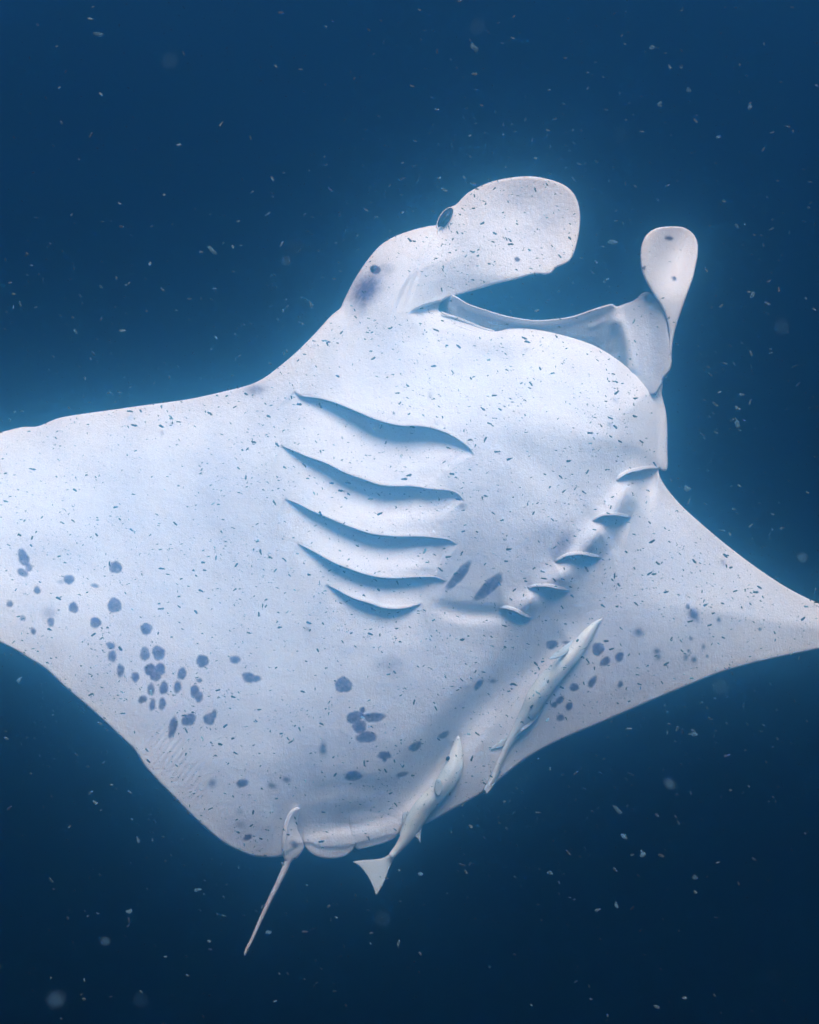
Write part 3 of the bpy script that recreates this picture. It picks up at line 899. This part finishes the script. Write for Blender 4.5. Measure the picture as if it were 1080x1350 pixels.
FLAKES = [ # px, py, half length, half width, angle, depth, faint?, label
(131,46,7.5,3.2,10,.6,0,'oval speck of marine snow near the top left corner'),
(224,80,9,11,70,-2.4,1,'large faint blurred flake in the dark water at upper left'),
(280,330,11,3.4,42,-.5,0,'bright comet shaped flake above the left wing'),
(378,344,8,5,0,-1.5,0,'fuzzy round flake left of the cheek of the ray'),
(391,325,7,7,0,-2.2,1,'faint round flake just above the fuzzy one left of the cheek'),
(354,282,6,2,-35,.3,0,'thin slanting flake up and left of the eye'),
(630,35,8,9,0,-2.0,1,'faint blurred flake at the top of the frame above the paddle fin'),
(625,63,7,5,15,-1.2,0,'soft oval flake straight above the paddle fin'),
(1030,430,7,10,10,-2.3,1,'faint upright blurred flake far right of the teardrop fin'),
(992,388,3.4,6.5,10,-.3,0,'crescent shaped flake right of the teardrop fin'),
(809,320,8,3.8,20,-.6,0,'bright oval flake between the two head fins'),
(972,557,4,6.5,-10,-.4,0,'upright flake in open water right of the gills'),
(971,297,4.5,2.4,20,.2,0,'small bright flake up and right of the teardrop fin'),
(906,644,6,3.8,30,-.5,0,'flake just outside the notch above the right wing'),
(1057,735,9,6,0,-1.9,0,'blurred flake above the right wing tip at the frame edge'),
(950,906,9,9,0,-2.3,1,'faint round flake just under the right wing'),
(916,967,7,4,20,-.8,0,'bright oval flake below the right wing'),
(884,1034,11,6,40,-1.9,0,'large soft flake in the water below the right wing'),
(812.6,1065.6,10,2.8,42,-.6,0,'long bent flake below and left of the large soft one'),
(822,1102,5.5,3.6,10,-.6,0,'small oval flake under the long bent one'),
(847,1127,5.5,5,0,-.4,0,'ragged star shaped flake at lower right'),
(917,1157,4,4,0,-1.0,1,'small round flake low on the right'),
(726,1151,5,3.6,45,-.2,0,'ragged flake below the right rear edge of the ray'),
(812.6,1193.7,3,5.5,-20,-.5,0,'upright flake low on the right side'),
(140,1241,8.5,5,0,-1.5,0,'soft oval flake at lower left'),
(74,1318,15,12,0,-2.9,1,'biggest blurred flake in the bottom left corner'),
(186,1319,4.5,9,-15,-2.0,1,'upright blurred flake near the bottom edge at left'),
(171,1201,6.5,3.4,-10,-.7,0,'oval flake above the soft oval one at lower left'),
(261,1173,7,2.6,-20,-.3,0,'slanting bright flake left of the tail'),
(119.6,1045,3.8,3.4,0,-.3,0,'small bright flake left of the rear wing edge'),
(182.6,1109,2.6,5.4,-10,-.4,0,'narrow upright flake under the left wing'),
(354,1229,5.5,2.6,-5,-.3,0,'oval flake close right of the tail tip'),
(504,1212,5.5,9,0,-2.2,1,'faint upright flake below the forked fish tail'),
(555,1152,5,3,5,-.5,0,'oval flake right of the forked fish tail'),
(526,1243,2.8,5.4,-10,-.5,0,'upright flake at the bottom beneath the forked fish tail'),
(107,932,6.5,3,35,.25,0,'flake touching the rear edge of the left wing'),
(26,896,3,5,30,-.6,0,'slanting flake below the left wing at the frame edge'),
(869,138,3.6,3.6,0,-.9,0,'round bright flake left of its twin at upper right'),
(988,141,3.8,4,0,-.9,0,'round bright flake right of its twin at upper right'),
(860,63,4.8,2.8,0,-.8,0,'small oval flake high on the right'),
(908,118,3.6,3.6,0,-1.2,1,'dim round flake between the twin bright ones'),
(946,181,4.8,2.2,-12,.2,0,'thin bright flake under the right twin flake'),
(819,178,6,5.5,0,-2.0,1,'dim blurred flake above and between the head fins'),
(1020,1285,5,4,0,-2.0,1,'dim flake in the bottom right corner'),
(100,437,4.5,2.6,60,.1,0,'small flake above the left wing at the frame edge'),
]
def blob(rx, ry, rz, seed, sub=2):
    import bmesh
    bm = bmesh.new()
    bmesh.ops.create_icosphere(bm, subdivisions=sub, radius=1)
    r = np.random.RandomState(seed)
    K = r.randn(5, 3) * 1.7; ph = r.rand(5) * 6.28
    vs = []
    for vv in bm.verts:
        c = np.array(vv.co)
        k = 1 + .22 * np.sin(K @ c + ph).sum() * .8
        k = max(k, .35)
        vs.append(c * k * (rx, ry, rz))
    fs = [tuple(q.index for q in f.verts) for f in bm.faces]
    bm.free()
    return np.array(vs), fs
for i, (fx, fy, a_, b_, ang, y, faint, lab) in enumerate(FLAKES):
    if y < -1.3:
        y = -3.55 if faint else -3.1
        a_ *= .62; b_ *= .62
    s = (DIST + y) / DIST * U
    V_, F_ = [], []; r_ = np.random.RandomState(100 + i)
    for k_ in range(6):
        c_ = np.array([0, 0, 0.]) if k_ == 0 else r_.uniform(-1, 1, 3) * (.75, .6, .75)
        z_ = .62 if k_ == 0 else r_.uniform(.22, .5)
        v_, f_ = blob(a_ * s * z_, min(a_, b_) * s * z_, b_ * s * z_, i * 7 + k_, 2 if k_ == 0 else 1)
        F_ += [tuple(x + sum(len(q_) for q_ in V_) for x in t_) for t_ in f_]
        V_.append(v_ + c_ * (a_ * s, min(a_, b_) * s, b_ * s))
    vs, fs = np.concatenate(V_), F_
    ca, sa = math.cos(math.radians(-ang)), math.sin(math.radians(-ang))
    loc = np.stack([vs[:, 0] * ca - vs[:, 2] * sa, vs[:, 1], vs[:, 0] * sa + vs[:, 2] * ca], 1)
    o = make_mesh('marine_snow_flake', to_world(loc), fs, M_FAINT if faint else M_FLAKE, None, (0, 0, 0))
    o.location = tuple(P(fx, fy, y))
    o['label'] = lab; o['category'] = 'marine snow'; o['group'] = 'larger flakes drifting in the water'

def plankton():
    ol = catmull(BODY, True, 20)
    N_ = 110000
    # over the animal: little shrimp-like shreds close in front of the skin
    px = rng.rand(N_) * 1240 - 80; py = rng.rand(N_) * 1510 - 80
    q = np.stack([px, py], 1)
    d, _, _ = seg_dist(q, ol, True)
    ins = inside(q, ol)
    patch = .5 + .5 * noise2(px, py, 150, 21, 3)
    dens = np.where(ins, .16 + .34 * np.clip(patch, 0, 1) ** 1.5, 0)
    glow = np.exp(-d / 170) * (1 - .55 * sstep(900, 1300, py))
    dens = np.where(~ins, .022 + .15 * glow * (.4 + .9 * patch), dens)
    keep = rng.rand(N_) < dens
    px, py, ins, d = px[keep], py[keep], ins[keep], d[keep]
    n = len(px)
    y = np.empty(n)
    yb = surf(px, py, False)
    u = rng.rand(n)
    y = np.where(ins, yb - .02 - .5 * u ** 1.5, -1.3 + 2.0 * u)
    ln = np.clip(np.exp(rng.randn(n) * .72 - .34), .42, 4.4)       # half length, px
    ln = np.where(ins, ln, ln * 1.12)
    wd = np.clip(ln * (.32 + .30 * rng.rand(n)), .40, 1.9)
    s = (DIST + y) / DIST * U
    ang = rng.randn(n) * .55 + .35 + (rng.rand(n) < .35) * rng.rand(n) * 3.1
    # ragged little rods: two rings of four and two blunt tips
    base = [(-1, 0, 0)] + [(-.6, math.cos(k * math.pi / 2 + .4), math.sin(k * math.pi / 2 + .4)) for k in range(4)] \
        + [(.5, math.cos(k * math.pi / 2 + .9), math.sin(k * math.pi / 2 + .9)) for k in range(4)] + [(1, 0, 0)]
    base = np.array(base, float)
    faces0 = [(0, 1 + (k + 1) % 4, 1 + k) for k in range(4)] + [(9, 5 + k, 5 + (k + 1) % 4) for k in range(4)]
    for k in range(4):
        k2 = (k + 1) % 4
        faces0 += [(1 + k, 1 + k2, 5 + k2), (1 + k, 5 + k2, 5 + k)]
    B_ = np.repeat(base[None], n, 0)
    B_[:, 1:9, 1:] *= rng.uniform(.45, 1.15, (n, 8, 1))
    B_[:, :, 0] += rng.uniform(-.18, .18, (n, 10))
    B_ = B_ * np.stack([ln * s, wd * s, wd * s], 1)[:, None, :]
    B_[:, :, 2] += 0
    # bend a little
    B_[:, :, 1] += (rng.rand(n, 1) - .5) * .8 * (wd * s)[:, None] * (base[None, :, 0] ** 2)
    ca, sa = np.cos(ang)[:, None], np.sin(-ang)[:, None]
    X = B_[:, :, 0] * ca - B_[:, :, 1] * sa; Z = B_[:, :, 0] * sa + B_[:, :, 1] * ca; Y = B_[:, :, 2] + B_[:, :, 0] * (rng.rand(n, 1) - .5)
    Wd = to_world(np.stack([X, Y, Z], -1)) + P(px, py, y)[:, None, :]
    v = Wd.reshape(-1, 3)
    f = (np.array(faces0)[None] + (np.arange(n) * 10)[:, None, None]).reshape(-1, 3)
    tone = np.where(ins, np.where(rng.rand(n) < .9, .0 + .03 * rng.rand(n), .3 + .2 * rng.rand(n)), .04 + .22 * rng.rand(n) ** 1.6)  # dark over the belly, paler over water: lit contrast put into the colour
    me = bpy.data.meshes.new('plankton')
    me.from_pydata(v.tolist(), [], f.tolist())
    at = me.attributes.new('tone', 'FLOAT', 'POINT')
    at.data.foreach_set('value', np.repeat(tone, 10).astype(np.float32))
    m, N, L, B = new_mat('plankton_tissue')
    a = N.new('ShaderNodeAttribute'); a.attribute_name = 'tone'
    mx = N.new('ShaderNodeMix'); mx.data_type = 'RGBA'
    mx.inputs[6].default_value = (.010, .006, .025, 1); mx.inputs[7].default_value = (.50, .88, 1.0, 1)
    L.new(a.outputs['Fac'], mx.inputs[0]); L.new(mx.outputs[2], B.inputs['Base Color'])
    B.inputs['Roughness'].default_value = .7
    me.materials.append(m)
    o = bpy.data.objects.new('plankton', me); COL.objects.link(o)
    o['kind'] = 'stuff'
    o['label'] = 'thousands of tiny plankton specks drifting around the ray'
    print('plankton', n)
plankton()
print('body faces', NB)
